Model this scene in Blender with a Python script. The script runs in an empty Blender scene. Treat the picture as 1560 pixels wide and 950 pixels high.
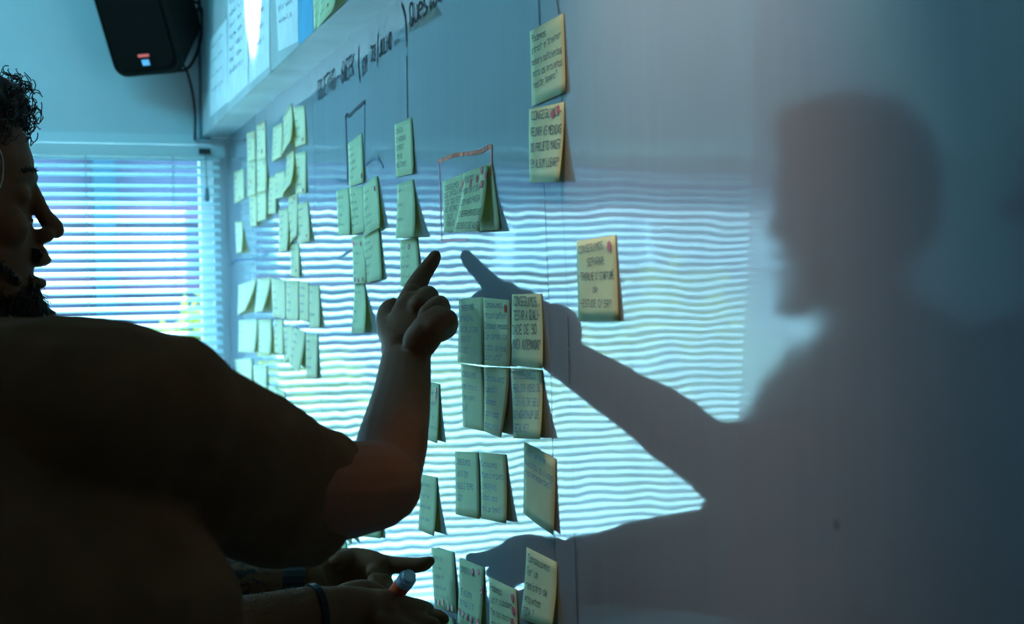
import bpy, bmesh, math, random
from mathutils import Vector, Matrix, noise
random.seed(7)
sc = bpy.context.scene
C = sc.collection

# ------------------------------------------------------------------ camera
FPX = 2166.7
YAW, PITCH, ROLL = math.radians(19.33), math.radians(-0.27), 0.02
CAM = Vector((-0.5, 0.0, 1.5))
fwd = Vector((math.sin(YAW)*math.cos(PITCH), math.cos(YAW)*math.cos(PITCH), math.sin(PITCH)))
r0 = Vector((math.cos(YAW), -math.sin(YAW), 0))
u0 = r0.cross(fwd)
rgt = r0*math.cos(ROLL) - u0*math.sin(ROLL)
upv = u0*math.cos(ROLL) + r0*math.sin(ROLL)
cd = bpy.data.cameras.new('camera')
cam = bpy.data.objects.new('camera', cd)
C.objects.link(cam)
cd.lens = 50; cd.sensor_width = 36; cd.clip_start = 0.01
cam.matrix_world = Matrix(((rgt.x, upv.x, -fwd.x, CAM.x), (rgt.y, upv.y, -fwd.y, CAM.y), (rgt.z, upv.z, -fwd.z, CAM.z), (0, 0, 0, 1)))
cd.dof.use_dof = True
cd.dof.focus_distance = 1.68
cd.dof.aperture_fstop = 7.1
sc.camera = cam

# ------------------------------------------------------------------ light
w = bpy.data.worlds.new('sky'); sc.world = w; w.use_nodes = True
bg = w.node_tree.nodes['Background']
bg.inputs[0].default_value = (0.22, 0.62, 1.0, 1)
bg.inputs[1].default_value = 10.0

def light(name, kind, loc, to, energy, color, **kw):
    d = bpy.data.lights.new(name, kind)
    o = bpy.data.objects.new(name, d); C.objects.link(o)
    o.location = loc
    o.rotation_euler = (Vector(to)-Vector(loc)).to_track_quat('-Z', 'Y').to_euler()
    d.energy = energy; d.color = color
    for k, v in kw.items(): setattr(d, k, v)
    return o
sun_dir = Vector((-0.30, -math.cos(math.radians(57)), -math.sin(math.radians(57))))
light('sun', 'SUN', (0, 8, 10), Vector((0, 8, 10))+sun_dir, 60.0, (0.48, 0.86, 1.0), angle=0.02)
p = light('daylight_portal', 'AREA', (-0.83, 3.57, 1.32), (-0.83, 0, 1.32), 1.0, (1, 1, 1), shape='RECTANGLE', size=1.6, size_y=1.1)
p.data.cycles.is_portal = True
light('fill_light_back', 'AREA', (-1.5, 2.2, 2.75), (-1.3, 3.5, 1.9), 22.0, (0.13, 0.74, 1.0), shape='RECTANGLE', size=1.6, size_y=0.3)  # unseen fill added to brighten the back wall, no fixture
light('fill_light_side', 'AREA', (-2.1, 3.0, 2.75), (0, 1.5, 1.2), 17.0, (0.45, 0.88, 1.0), shape='RECTANGLE', size=0.8, size_y=0.4)  # added fill, out of view, lifting the board and notes from the window side
light('fill_light_warm', 'AREA', (-2.6, -1.0, 2.7), (-1.2, 1.6, 1.2), 1.5, (1.0, 0.50, 0.20), shape='RECTANGLE', size=1.2, size_y=0.5)  # weak warm fill added behind the camera to tint the dark figures
light('fill_light_cool', 'AREA', (-2.2, 0.6, 2.75), (0, 1.0, 1.3), 0.5, (0.9, 0.85, 1.0), shape='RECTANGLE', size=1.0, size_y=0.5)  # faint unseen cool fill without a fixture, aimed at the near board
light('warm_spot', 'SPOT', (-0.30, 0.98, 2.36), (0, 1.02, 1.76), 36.0, (1.0, 0.66, 0.46), spot_size=math.radians(52), spot_blend=1.0, shadow_soft_size=0.03)
sp = light('cabinet_spot', 'SPOT', (-1.0, 2.45, 2.45), (-0.06, 2.69, 2.16), 260.0, (1.0, 0.86, 0.80), spot_size=math.radians(20), spot_blend=0.5, shadow_soft_size=0.01)
sp.scale = (0.6, 1.0, 1.0)
sc.view_settings.view_transform = 'Standard'
sc.view_settings.look = 'None'
sc.view_settings.exposure = 0.0
sc.view_settings.gamma = 1.0
sc.view_settings.use_curve_mapping = False

# ------------------------------------------------------------------ helpers
def ray(px, py):
    return fwd*FPX + rgt*(px-780) + upv*(475-py)
def P(px, py, d=0.0):          # point of that sight line at distance d from the board plane
    r = ray(px, py); t = (-d-CAM.x)/r.x
    return CAM + r*t
def Q(px, py, y):              # point of that sight line at depth y along the room
    r = ray(px, py); t = (y-CAM.y)/r.y
    return CAM + r*t

ORG = {}
def obj(name, verts, faces, mat, parent=None, origin=None, smooth=False):
    me = bpy.data.meshes.new(name)
    if parent is not None: o0 = ORG[parent.name]
    elif origin is not None: o0 = Vector(origin)
    else:
        o0 = sum((Vector(v) for v in verts), Vector())/max(1, len(verts))
    me.from_pydata([tuple(Vector(v)-o0) for v in verts], [], faces)
    me.update()
    if smooth:
        me.polygons.foreach_set('use_smooth', [True]*len(me.polygons))
    me.materials.append(mat)
    o = bpy.data.objects.new(name, me); C.objects.link(o)
    if parent is not None: o.parent = parent
    else: o.location = o0
    ORG[o.name] = o0
    return o
def empty(name, loc):
    o = bpy.data.objects.new(name, None); C.objects.link(o)
    o.location = loc; ORG[o.name] = Vector(loc); o.empty_display_size = 0.05
    return o
def tag(o, label, cat, group=None):
    o['label'] = label; o['category'] = cat
    if group: o['group'] = group
    return o
class MB:
    def __init__(s): s.v = []; s.f = []
    def add(s, vs, fs):
        n = len(s.v); s.v += [Vector(v) for v in vs]; s.f += [tuple(i+n for i in f) for f in fs]; return s
    def box(s, a, b):
        x0, y0, z0 = a; x1, y1, z1 = b
        return s.add([(x0,y0,z0),(x1,y0,z0),(x1,y1,z0),(x0,y1,z0),(x0,y0,z1),(x1,y0,z1),(x1,y1,z1),(x0,y1,z1)],
            [(0,3,2,1),(4,5,6,7),(0,1,5,4),(1,2,6,5),(2,3,7,6),(3,0,4,7)])
    def obox(s, M, sx, sy, sz):
        vs = [M @ Vector((x*sx/2, y*sy/2, z*sz/2)) for z in (-1,1) for x, y in ((-1,-1),(1,-1),(1,1),(-1,1))]
        return s.add(vs, [(0,3,2,1),(4,5,6,7),(0,1,5,4),(1,2,6,5),(2,3,7,6),(3,0,4,7)])
    def loft(s, rings):
        n = len(rings[0]); vs = [v for r in rings for v in r]; fs = []
        for i in range(len(rings)-1):
            for j in range(n):
                k = (j+1) % n
                fs.append((i*n+j, i*n+k, (i+1)*n+k, (i+1)*n+j))
        vs2 = vs + [sum(rings[0], Vector())/n, sum(rings[-1], Vector())/n]
        a = len(vs); b = a+1; m = (len(rings)-1)*n
        for j in range(n):
            k = (j+1) % n
            fs.append((a, k, j)); fs.append((b, m+j, m+k))
        return s.add(vs2, fs)
    def tube(s, pts, rad, side=None, n=12, sub=4, flat=(False, False)):
        """smooth lofted limb; rad = r or (r_side, r_other); side = reference axis for r_side"""
        pts = [Vector(p) for p in pts]
        rr = [(r, r) if not isinstance(r, tuple) else r for r in rad]
        P_, R_ = [], []
        m = len(pts)
        for i in range(m-1):
            p0 = pts[max(i-1, 0)]; p1 = pts[i]; p2 = pts[i+1]; p3 = pts[min(i+2, m-1)]
            for q in range(sub):
                t = q/sub
                P_.append(0.5*((2*p1)+(p2-p0)*t+(2*p0-5*p1+4*p2-p3)*t*t+(3*p1-p0-3*p2+p3)*t**3))
                R_.append((rr[i][0]*(1-t)+rr[i+1][0]*t, rr[i][1]*(1-t)+rr[i+1][1]*t))
        P_.append(pts[-1]); R_.append(rr[-1])
        ref = Vector(side) if side is not None else None
        rings = []; prev = None
        M = len(P_)
        for i in range(M):
            d = (P_[min(i+1, M-1)]-P_[max(i-1, 0)]).normalized()
            if ref is not None: a = ref - d*ref.dot(d)
            elif prev is not None: a = prev - d*prev.dot(d)
            else: a = (Vector((0,0,1)) if abs(d.z) < .8 else Vector((1,0,0))); a = a-d*a.dot(d)
            a.normalize(); prev = a; b = d.cross(a)
            ra, rb = R_[i]
            def ring(c, f): return [c + a*(math.cos(2*math.pi*j/n)*ra*f) + b*(math.sin(2*math.pi*j/n)*rb*f) for j in range(n)]
            e = min(ra, rb)
            if i == 0 and not flat[0]:
                for g in (80, 55, 30): rings.append(ring(P_[0]-d*e*math.sin(math.radians(g)), math.cos(math.radians(g))))
            rings.append(ring(P_[i], 1))
            if i == M-1 and not flat[1]:
                for g in (30, 55, 80): rings.append(ring(P_[i]+d*e*math.sin(math.radians(g)), math.cos(math.radians(g))))
        return s.loft(rings)
    def ball(s, c, r, M=None, n=14, k=8):
        c = Vector(c); r = (r, r, r) if not isinstance(r, tuple) else r
        rings = []
        for i in range(1, k):
            th = math.pi*i/k
            rings.append([c + (M.to_3x3() if M else Matrix.Identity(3)) @ Vector((r[0]*math.sin(th)*math.cos(2*math.pi*j/n), r[1]*math.sin(th)*math.sin(2*math.pi*j/n), -r[2]*math.cos(th))) for j in range(n)])
        return s.loft(rings)
    def xf(s, M):
        s.v = [M @ v for v in s.v]; return s
    def build(s, name, mat, parent=None, origin=None, smooth=False):
        return obj(name, s.v, s.f, mat, parent, origin, smooth)
def remeshed(mb, name, mat, voxel, parent=None, origin=None, it=4, disp=None):
    o = mb.build(name, mat, parent, origin)
    m = o.modifiers.new('r', 'REMESH'); m.mode = 'VOXEL'; m.voxel_size = voxel; m.use_smooth_shade = True
    m = o.modifiers.new('s', 'SMOOTH'); m.factor = 0.5; m.iterations = it
    dg = bpy.context.evaluated_depsgraph_get()
    me = bpy.data.meshes.new_from_object(o.evaluated_get(dg))
    o.modifiers.clear(); old = o.data; o.data = me; bpy.data.meshes.remove(old); me.name = name
    if disp:
        org = ORG[o.name]
        ns = [v.normal.copy() for v in me.vertices]; out = []
        for v, q in zip(me.vertices, ns): out.extend(v.co + q*disp(v.co+org))
        me.vertices.foreach_set('co', out); me.update()
    me.polygons.foreach_set('use_smooth', [True]*len(me.polygons))
    if not me.materials: me.materials.append(mat)
    return o

# ------------------------------------------------------------------ materials
def mat(name, col, rough=0.6, spec=0.5, metal=0.0, ior=1.45, emis=None, nz=None, bump=None, var=0.0, vscale=6.0, coat=0.0):
    m = bpy.data.materials.new(name); m.use_nodes = True
    nt = m.node_tree; b = nt.nodes['Principled BSDF']
    b.inputs['Base Color'].default_value = (*col, 1); b.inputs['Roughness'].default_value = rough
    b.inputs['Metallic'].default_value = metal; b.inputs['IOR'].default_value = ior
    b.inputs['Specular IOR Level'].default_value = spec
    b.inputs['Coat Weight'].default_value = coat
    tc = nt.nodes.new('ShaderNodeTexCoord')
    if var:
        n = nt.nodes.new('ShaderNodeTexNoise'); n.inputs['Scale'].default_value = vscale; n.inputs['Detail'].default_value = 6
        nt.links.new(tc.outputs['Object'], n.inputs['Vector'])
        r = nt.nodes.new('ShaderNodeValToRGB')
        r.color_ramp.elements[0].position = 0.3; r.color_ramp.elements[1].position = 0.7
        r.color_ramp.elements[0].color = (*[c*(1-var) for c in col], 1); r.color_ramp.elements[1].color = (*[min(1, c*(1+var)) for c in col], 1)
        nt.links.new(n.outputs['Fac'], r.inputs['Fac']); nt.links.new(r.outputs['Color'], b.inputs['Base Color'])
    if bump:
        n = nt.nodes.new('ShaderNodeTexNoise'); n.inputs['Scale'].default_value = bump[0]; n.inputs['Detail'].default_value = bump[2] if len(bump) > 2 else 3
        nt.links.new(tc.outputs['Object'], n.inputs['Vector'])
        q = nt.nodes.new('ShaderNodeBump'); q.inputs['Strength'].default_value = 1.0; q.inputs['Distance'].default_value = bump[1]
        nt.links.new(n.outputs['Fac'], q.inputs['Height']); nt.links.new(q.outputs['Normal'], b.inputs['Normal'])
    if emis:
        b.inputs['Emission Color'].default_value = (*emis[0], 1); b.inputs['Emission Strength'].default_value = emis[1]
    return m
def trans_mat(name, col, back, amount, rough=0.8, bump=None):
    """thin sheet: diffuse/gloss mixed with translucency"""
    m = mat(name, col, rough, 0.3, bump=bump, var=0.06, vscale=25)
    nt = m.node_tree; b = nt.nodes['Principled BSDF']; out = nt.nodes['Material Output']
    t = nt.nodes.new('ShaderNodeBsdfTranslucent'); t.inputs['Color'].default_value = (*back, 1)
    mx = nt.nodes.new('ShaderNodeMixShader'); mx.inputs[0].default_value = amount
    nt.links.new(b.outputs[0], mx.inputs[1]); nt.links.new(t.outputs[0], mx.inputs[2]); nt.links.new(mx.outputs[0], out.inputs['Surface'])
    return m

def board_material(name, base, rough, ior, wav):
    m = bpy.data.materials.new(name); m.use_nodes = True
    nt = m.node_tree; b = nt.nodes['Principled BSDF']; L = nt.links.new
    b.inputs['Roughness'].default_value = rough; b.inputs['IOR'].default_value = ior
    g = nt.nodes.new('ShaderNodeNewGeometry')
    # faint smudges and vertical wiping streaks
    mp = nt.nodes.new('ShaderNodeMapping'); mp.inputs['Scale'].default_value = (1, 14, 1.2)
    L(g.outputs['Position'], mp.inputs['Vector'])
    n1 = nt.nodes.new('ShaderNodeTexNoise'); n1.inputs['Scale'].default_value = 3; n1.inputs['Detail'].default_value = 8
    L(mp.outputs[0], n1.inputs['Vector'])
    n2 = nt.nodes.new('ShaderNodeTexNoise'); n2.inputs['Scale'].default_value = 2.2; n2.inputs['Detail'].default_value = 4
    L(g.outputs['Position'], n2.inputs['Vector'])
    ad = nt.nodes.new('ShaderNodeMath'); ad.operation = 'ADD'
    L(n1.outputs['Fac'], ad.inputs[0]); L(n2.outputs['Fac'], ad.inputs[1])
    mr = nt.nodes.new('ShaderNodeMapRange'); mr.inputs[1].default_value = 0.6; mr.inputs[2].default_value = 1.4
    mr.inputs[3].default_value = 0.94; mr.inputs[4].default_value = 1.05
    L(ad.outputs[0], mr.inputs[0])
    # dark specks
    v = nt.nodes.new('ShaderNodeTexVoronoi'); v.inputs['Scale'].default_value = 5.5; v.inputs['Randomness'].default_value = 1
    L(g.outputs['Position'], v.inputs['Vector'])
    sp_ = nt.nodes.new('ShaderNodeMapRange'); sp_.inputs[1].default_value = 0.012; sp_.inputs[2].default_value = 0.030
    sp_.inputs[3].default_value = 0.55; sp_.inputs[4].default_value = 1.0
    L(v.outputs['Distance'], sp_.inputs[0])
    mu = nt.nodes.new('ShaderNodeMath'); mu.operation = 'MULTIPLY'; L(mr.outputs[0], mu.inputs[0]); L(sp_.outputs[0], mu.inputs[1])
    vm = nt.nodes.new('ShaderNodeVectorMath'); vm.operation = 'SCALE'; vm.inputs[0].default_value = base
    L(mu.outputs[0], vm.inputs['Scale']); L(vm.outputs[0], b.inputs['Base Color'])
    # gentle waviness of the laminate
    n3 = nt.nodes.new('ShaderNodeTexNoise'); n3.inputs['Scale'].default_value = 7.0; n3.inputs['Detail'].default_value = 1.5
    L(g.outputs['Position'], n3.inputs['Vector'])
    bp = nt.nodes.new('ShaderNodeBump'); bp.inputs['Distance'].default_value = wav; bp.inputs['Strength'].default_value = 1
    L(n3.outputs['Fac'], bp.inputs['Height'])
    n4 = nt.nodes.new('ShaderNodeTexNoise'); n4.inputs['Scale'].default_value = 1.0; n4.inputs['Detail'].default_value = 2
    mp2 = nt.nodes.new('ShaderNodeMapping'); mp2.inputs['Scale'].default_value = (1, 90, 25)
    L(g.outputs['Position'], mp2.inputs['Vector']); L(mp2.outputs[0], n4.inputs['Vector'])
    bp2 = nt.nodes.new('ShaderNodeBump'); bp2.inputs['Distance'].default_value = wav*0.002; bp2.inputs['Strength'].default_value = 1
    L(n4.outputs['Fac'], bp2.inputs['Height']); L(bp.outputs[0], bp2.inputs['Normal']); L(bp2.outputs[0], b.inputs['Normal'])
    return m

M = {
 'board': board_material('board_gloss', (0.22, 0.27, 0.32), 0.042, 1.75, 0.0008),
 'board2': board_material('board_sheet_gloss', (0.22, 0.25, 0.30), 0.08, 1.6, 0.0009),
 'seam': mat('seam', (0.03, 0.04, 0.05), 0.5),
 'wall': mat('painted_wall', (0.55, 0.60, 0.64), 0.7, bump=(60, 0.0004), var=0.04),
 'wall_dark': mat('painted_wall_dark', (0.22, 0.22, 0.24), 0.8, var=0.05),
 'floor': mat('floor', (0.18, 0.16, 0.14), 0.5, var=0.15),
 'ceil': mat('ceiling', (0.45, 0.47, 0.5), 0.9),
 'trim': mat('trim_paint', (0.6, 0.68, 0.72), 0.4),
 'frame': mat('window_frame', (0.8, 0.85, 0.88), 0.4),
 'cab': mat('cabinet_laminate', (0.42, 0.48, 0.50), 0.45, var=0.18, vscale=7, bump=(30, 0.0003)),
 'slat': trans_mat('blind_slat', (0.82, 0.9, 0.92), (0.6, 0.85, 0.95), 0.25, 0.4),
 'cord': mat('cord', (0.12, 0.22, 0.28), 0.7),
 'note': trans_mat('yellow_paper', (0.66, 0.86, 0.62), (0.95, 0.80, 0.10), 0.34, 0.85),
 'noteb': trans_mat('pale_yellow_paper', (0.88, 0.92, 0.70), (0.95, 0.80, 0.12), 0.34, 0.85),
 'sheet': trans_mat('white_paper', (0.75, 0.82, 0.86), (0.6, 0.7, 0.75), 0.12, 0.8),
 'blue': trans_mat('blue_paper', (0.12, 0.45, 0.72), (0.1, 0.4, 0.6), 0.1, 0.8),
 'ink': mat('marker_ink', (0.010, 0.016, 0.035), 0.6),
 'inkb': mat('blue_ink', (0.02, 0.10, 0.20), 0.6),
 'inko': mat('orange_ink', (0.75, 0.14, 0.04), 0.5),
 'inkp': mat('pink_ink', (0.75, 0.22, 0.30), 0.5),
 'red': mat('red_sticker', (0.45, 0.02, 0.04), 0.5),
 'pink': mat('pink_sticker', (1.0, 0.06, 0.14), 0.5),
 'black': mat('speaker_plastic', (0.010, 0.008, 0.006), 0.75, 0.2),
 'grille': mat('speaker_grille', (0.007, 0.006, 0.005), 0.85, 0.1, bump=(500, 0.0005)),
 'cable': mat('cable_rubber', (0.010, 0.012, 0.014), 0.6),
 'badge_r': mat('badge_red', (0.8, 0.12, 0.12), 0.4, emis=((1, 0.2, 0.2), 0.35)),
 'badge_b': mat('badge_blue', (0.15, 0.45, 0.8), 0.4, emis=((0.2, 0.6, 1), 0.35)),
 'cloth': mat('black_tshirt', (0.095, 0.060, 0.028), 0.95, 0.1, bump=(900, 0.0004), var=0.15, vscale=20),
 'cloth2': mat('dark_tshirt', (0.02, 0.02, 0.022), 0.95, 0.1),
 'trousers': mat('dark_trousers', (0.02, 0.022, 0.03), 0.9, 0.1),
 'shoe': mat('shoe', (0.03, 0.03, 0.03), 0.5),
 'hair': mat('dark_hair', (0.018, 0.010, 0.006), 0.45, 0.4),
 'eye': mat('eyeball', (0.5, 0.5, 0.5), 0.1),
 'iris': mat('iris', (0.03, 0.015, 0.01), 0.1),
 'band': mat('dark_wristband', (0.008, 0.008, 0.009), 0.6),
 'bandg': mat('bracelet', (0.01, 0.015, 0.02), 0.25, metal=0.6),
 'marker_o': mat('orange_plastic', (0.75, 0.10, 0.03), 0.35),
 'marker_c': mat('clear_grey_cap', (0.35, 0.50, 0.62), 0.15, 0.8),
 'chrome': mat('glasses_frame', (0.25, 0.25, 0.2), 0.25, metal=1),
 'bld': mat('lilac_facade', (0.085, 0.080, 0.115), 0.9, var=0.06),
 'bldt': mat('facade_band', (0.14, 0.07, 0.11), 0.9),
 'bldd': mat('facade_pillar', (0.02, 0.06, 0.08), 0.8),
 'bldw': mat('facade_glass', (0.05, 0.14, 0.2), 0.15),
 'ground': mat('pale_paving', (0.24, 0.26, 0.20), 0.9, var=0.15, vscale=3),
 'leaf': trans_mat('leaves', (0.20, 0.24, 0.06), (0.45, 0.42, 0.05), 0.4, 0.6),
 'bark': mat('bark', (0.10, 0.07, 0.05), 0.9),
 'wallw': mat('cream_wall', (0.22, 0.22, 0.20), 0.9),
}
def skin_material(name, tattoo=None):
    m = mat(name, (0.30, 0.155, 0.095), 0.6, 0.2, bump=(180, 0.0004, 5))
    nt = m.node_tree; b = nt.nodes['Principled BSDF']; L = nt.links.new
    b.inputs['Subsurface Weight'].default_value = 0.0
    n = nt.nodes.new('ShaderNodeTexNoise'); n.inputs['Scale'].default_value = 14; n.inputs['Detail'].default_value = 5
    g = nt.nodes.new('ShaderNodeNewGeometry'); L(g.outputs['Position'], n.inputs['Vector'])
    r = nt.nodes.new('ShaderNodeValToRGB'); r.color_ramp.elements[0].color = (0.13, 0.050, 0.020, 1); r.color_ramp.elements[1].color = (0.19, 0.078, 0.034, 1)
    L(n.outputs['Fac'], r.inputs['Fac']); last = r.outputs['Color']
    if tattoo:
        c, rad = tattoo
        vd = nt.nodes.new('ShaderNodeVectorMath'); vd.operation = 'DISTANCE'; L(g.outputs['Position'], vd.inputs[0]); vd.inputs[1].default_value = c
        mr = nt.nodes.new('ShaderNodeMapRange'); mr.inputs[1].default_value = rad*0.85; mr.inputs[2].default_value = rad
        mr.inputs[3].default_value = 1; mr.inputs[4].default_value = 0
        L(vd.outputs['Value'], mr.inputs[0])
        n2 = nt.nodes.new('ShaderNodeTexNoise'); n2.inputs['Scale'].default_value = 70; n2.inputs['Detail'].default_value = 3; n2.inputs['Distortion'].default_value = 1.5
        L(g.outputs['Position'], n2.inputs['Vector'])
        st = nt.nodes.new('ShaderNodeMapRange'); st.inputs[1].default_value = 0.48; st.inputs[2].default_value = 0.54
        L(n2.outputs['Fac'], st.inputs[0])
        mu = nt.nodes.new('ShaderNodeMath'); mu.operation = 'MULTIPLY'; L(mr.outputs[0], mu.inputs[0]); L(st.outputs[0], mu.inputs[1])
        mx = nt.nodes.new('ShaderNodeMix'); mx.data_type = 'RGBA'
        L(mu.outputs[0], mx.inputs['Factor']); L(last, mx.inputs['A']); mx.inputs['B'].default_value = (0.03, 0.03, 0.03, 1); last = mx.outputs['Result']
    L(last, b.inputs['Base Color'])
    return m
gm = bpy.data.materials.new('window_glass'); gm.use_nodes = True
nt = gm.node_tree; nt.nodes.remove(nt.nodes['Principled BSDF'])
t_ = nt.nodes.new('ShaderNodeBsdfTransparent'); g_ = nt.nodes.new('ShaderNodeBsdfGlossy'); g_.inputs['Roughness'].default_value = 0.02
f_ = nt.nodes.new('ShaderNodeFresnel'); mx_ = nt.nodes.new('ShaderNodeMixShader')
nt.links.new(f_.outputs[0], mx_.inputs[0]); nt.links.new(t_.outputs[0], mx_.inputs[1]); nt.links.new(g_.outputs[0], mx_.inputs[2])
nt.links.new(mx_.outputs[0], nt.nodes['Material Output'].inputs['Surface'])
M['glass'] = gm

# ------------------------------------------------------------------ setting
YW = 3.5; WX0, WX1, WZ0, WZ1 = -1.62, -0.035, 0.735, 1.905; XL = -4.2; YF = -1.8; ZC = 2.9
def struct(name, mb, m, parent=None):
    o = mb.build(name, m, parent)
    if parent is None: o['kind'] = 'structure'
    return o
struct('floor', MB().box((XL, YF, -0.1), (0.15, YW+0.12, 0)), M['floor'])
struct('ceiling', MB().box((XL, YF, ZC), (0.15, YW+0.12, ZC+0.1)), M['ceil'])
struct('wall_right', MB().box((0.012, YF, 0), (0.15, YW, ZC)), M['wall'])
struct('wall_left', MB().box((XL-0.12, YF, 0), (XL, YW+0.12, ZC)), M['wall_dark'])
struct('wall_front', MB().box((XL, YF-0.12, 0), (0.15, YF, ZC)), M['wall_dark'])
wb = MB()
wb.box((XL, YW, 0), (WX0, YW+0.05, ZC)); wb.box((WX1, YW, 0), (0.15, YW+0.05, ZC))
wb.box((WX0, YW, 0), (WX1, YW+0.05, WZ0)); wb.box((WX0, YW, WZ1), (WX1, YW+0.05, ZC))
struct('wall_back', wb, M['wall'])
win = empty('window_1', ((WX0+WX1)/2, YW+0.06, WZ0)); win['kind'] = 'structure'
fr = MB(); t = 0.03
fr.box((WX0, YW+0.008, WZ0), (WX1, YW+0.045, WZ0+t)); fr.box((WX0, YW+0.008, WZ1-t), (WX1, YW+0.045, WZ1))
for x in (WX0, WX1-t): fr.box((x, YW+0.008, WZ0+t), (x+t, YW+0.045, WZ1-t))
fr.build('window_frame', M['frame'], win)
for x0, x1 in ((WX0+t, WX1-t),):
    obj('pane', [(x0, YW+0.03, WZ0+t), (x1, YW+0.03, WZ0+t), (x1, YW+0.03, WZ1-t), (x0, YW+0.03, WZ1-t)], [(0, 1, 2, 3)], M['glass'], win)
MB().box((WX0-0.03, YW-0.03, WZ0-0.03), (WX1+0.01, YW+0.008, WZ0)).build('window_sill', M['frame'], win)
# cable raceway over the window
tr = MB(); zt = Q(180, 211, YW-0.01).z
tr.box((-2.6, YW-0.018, zt-0.012), (Q(296, 215, YW).x, YW, zt+0.012))
struct('trim_1', tr, M['trim'])

tr = MB(); tr.box((Q(301, 100, YW).x, YW-0.02, Q(305, 214, YW).z), (Q(317, 100, YW).x, YW, ZC))  # added strip whose dark colour stands for the shade beside the cabinet end
struct('corner_shade_strip', tr, M['cord'])

# ------------------------------------------------------------------ blind
bl = empty('venetian_blind', (-1.2, YW-0.03, 1.88))
tag(bl, 'wide white venetian blind with open slats covering the bright window', 'blind')
hz = Q(200, 230, YW-0.035).z
MB().box((WX0+0.005, YW-0.055, hz-0.012), (-0.012, YW-0.016, hz+0.014)).build('headrail', M['trim'], bl)
BX1 = Q(336, 350, YW-0.036).x
pitch = 0.0208; nsl = int((hz-0.012-WZ0)/pitch)
sv, sf = [], []
TILT = math.radians(24)
K = 5
for i in range(K):
    s = (i/(K-1)-0.5)*0.025; c = 0.0022*(1-(2*s/0.025)**2)
    dy = s*math.cos(TILT)-c*math.sin(TILT); dz = s*math.sin(TILT)+c*math.cos(TILT)
    sv += [(-(WX1-WX0)/2+0.012, dy, dz), (BX1-(WX0+WX1)/2, dy, dz)]
for i in range(K-1): sf.append((2*i, 2*i+1, 2*i+3, 2*i+2))
sme = bpy.data.meshes.new('slat'); sme.from_pydata(sv, [], sf); sme.materials.append(M['slat'])
sme.polygons.foreach_set('use_smooth', [True]*len(sme.polygons))
for k in range(nsl):
    z = hz-0.020-k*pitch
    if k < 3: z = hz-0.018-k*0.019
    o = bpy.data.objects.new('slat', sme); C.objects.link(o); o.parent = bl
    o.location = Vector(((WX0+WX1)/2, YW-0.036, z)) - ORG['venetian_blind']
    o.rotation_euler = (random.uniform(-0.03, 0.03), random.uniform(-0.0006, 0.0006), 0)
MB().box((WX0+0.012, YW-0.048, WZ0+0.004), (WX1-0.006, YW-0.024, WZ0+0.018)).build('bottom_rail', M['trim'], bl)
for pxx in (263, 130): 
    c0 = Q(pxx, 240, YW-0.05)
    MB().tube([(c0.x, YW-0.050, hz), (c0.x, YW-0.050, WZ0+0.01)], [0.0009]*2, n=5, sub=1).build('ladder_cord', M['cord'], bl)
for xx in (-1.05, -1.5):
    MB().tube([(xx, YW-0.050, hz), (xx, YW-0.050, WZ0+0.01)], [0.0009]*2, n=5, sub=1).build('ladder_cord', M['cord'], bl)
a = Q(313, 232, YW-0.06); b = Q(315, 288, YW-0.06)
pc = MB().tube([a, b], [0.0012]*2, n=5, sub=1).build('pull_cord', M['cord'], bl)
MB().tube([b, Q(315.5, 303, YW-0.06)], [0.004, 0.006], n=8, sub=1).build('tassel', M['cord'], pc)
MB().box((a.x-0.015, YW-0.062, hz-0.006), (a.x+0.012, YW-0.054, hz+0.006)).build('cord_lock', M['seam'], bl)

# ------------------------------------------------------------------ outside
gz = -0.35
o = MB().box((-12, YW+0.3, gz-0.1), (9, 16, gz)).build('paving', M['ground']); o['kind'] = 'structure'; 
by = 8.5
bld = empty('building', (-2, by, gz)); tag(bld, 'lilac building with pink bands seen between the blind slats', 'building')
MB().box((-11, by, gz), (7, by+3, 3.2)).build('wall', M['bld'], bld)
for z in (1.22, 1.62, 2.02, 2.42): MB().box((-11, by-0.04, z), (7, by, z+0.10)).build('facade_band', M['bldt'], bld)
for pxx in (160,):
    c0 = Q(pxx, 350, by-0.2)
    MB().box((c0.x-0.06, by-0.22, gz), (c0.x+0.06, by, 3.2)).build('pillar', M['bldd'], bld)
for xx in (-9.0, -6.8, -4.8, -2.9, 2.4, 4.6):
    f0 = MB().box((xx-0.5, by-0.03, 0.9), (xx+0.5, by, 2.1)).build('window', M['frame'], bld)
    MB().box((xx-0.44, by-0.04, 0.96), (xx+0.44, by-0.028, 2.04)).build('pane', M['bldw'], f0)
MB().box((-11, by-0.3, 3.2), (7, by+3, 3.35)).build('roof', M['bldd'], bld)
gw = MB().box((-11, 7.2, gz), (7, 7.35, 0.55)).build('garden_wall', M['wallw']); tag(gw, 'low cream garden wall outside behind the shrubs', 'wall')
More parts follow.
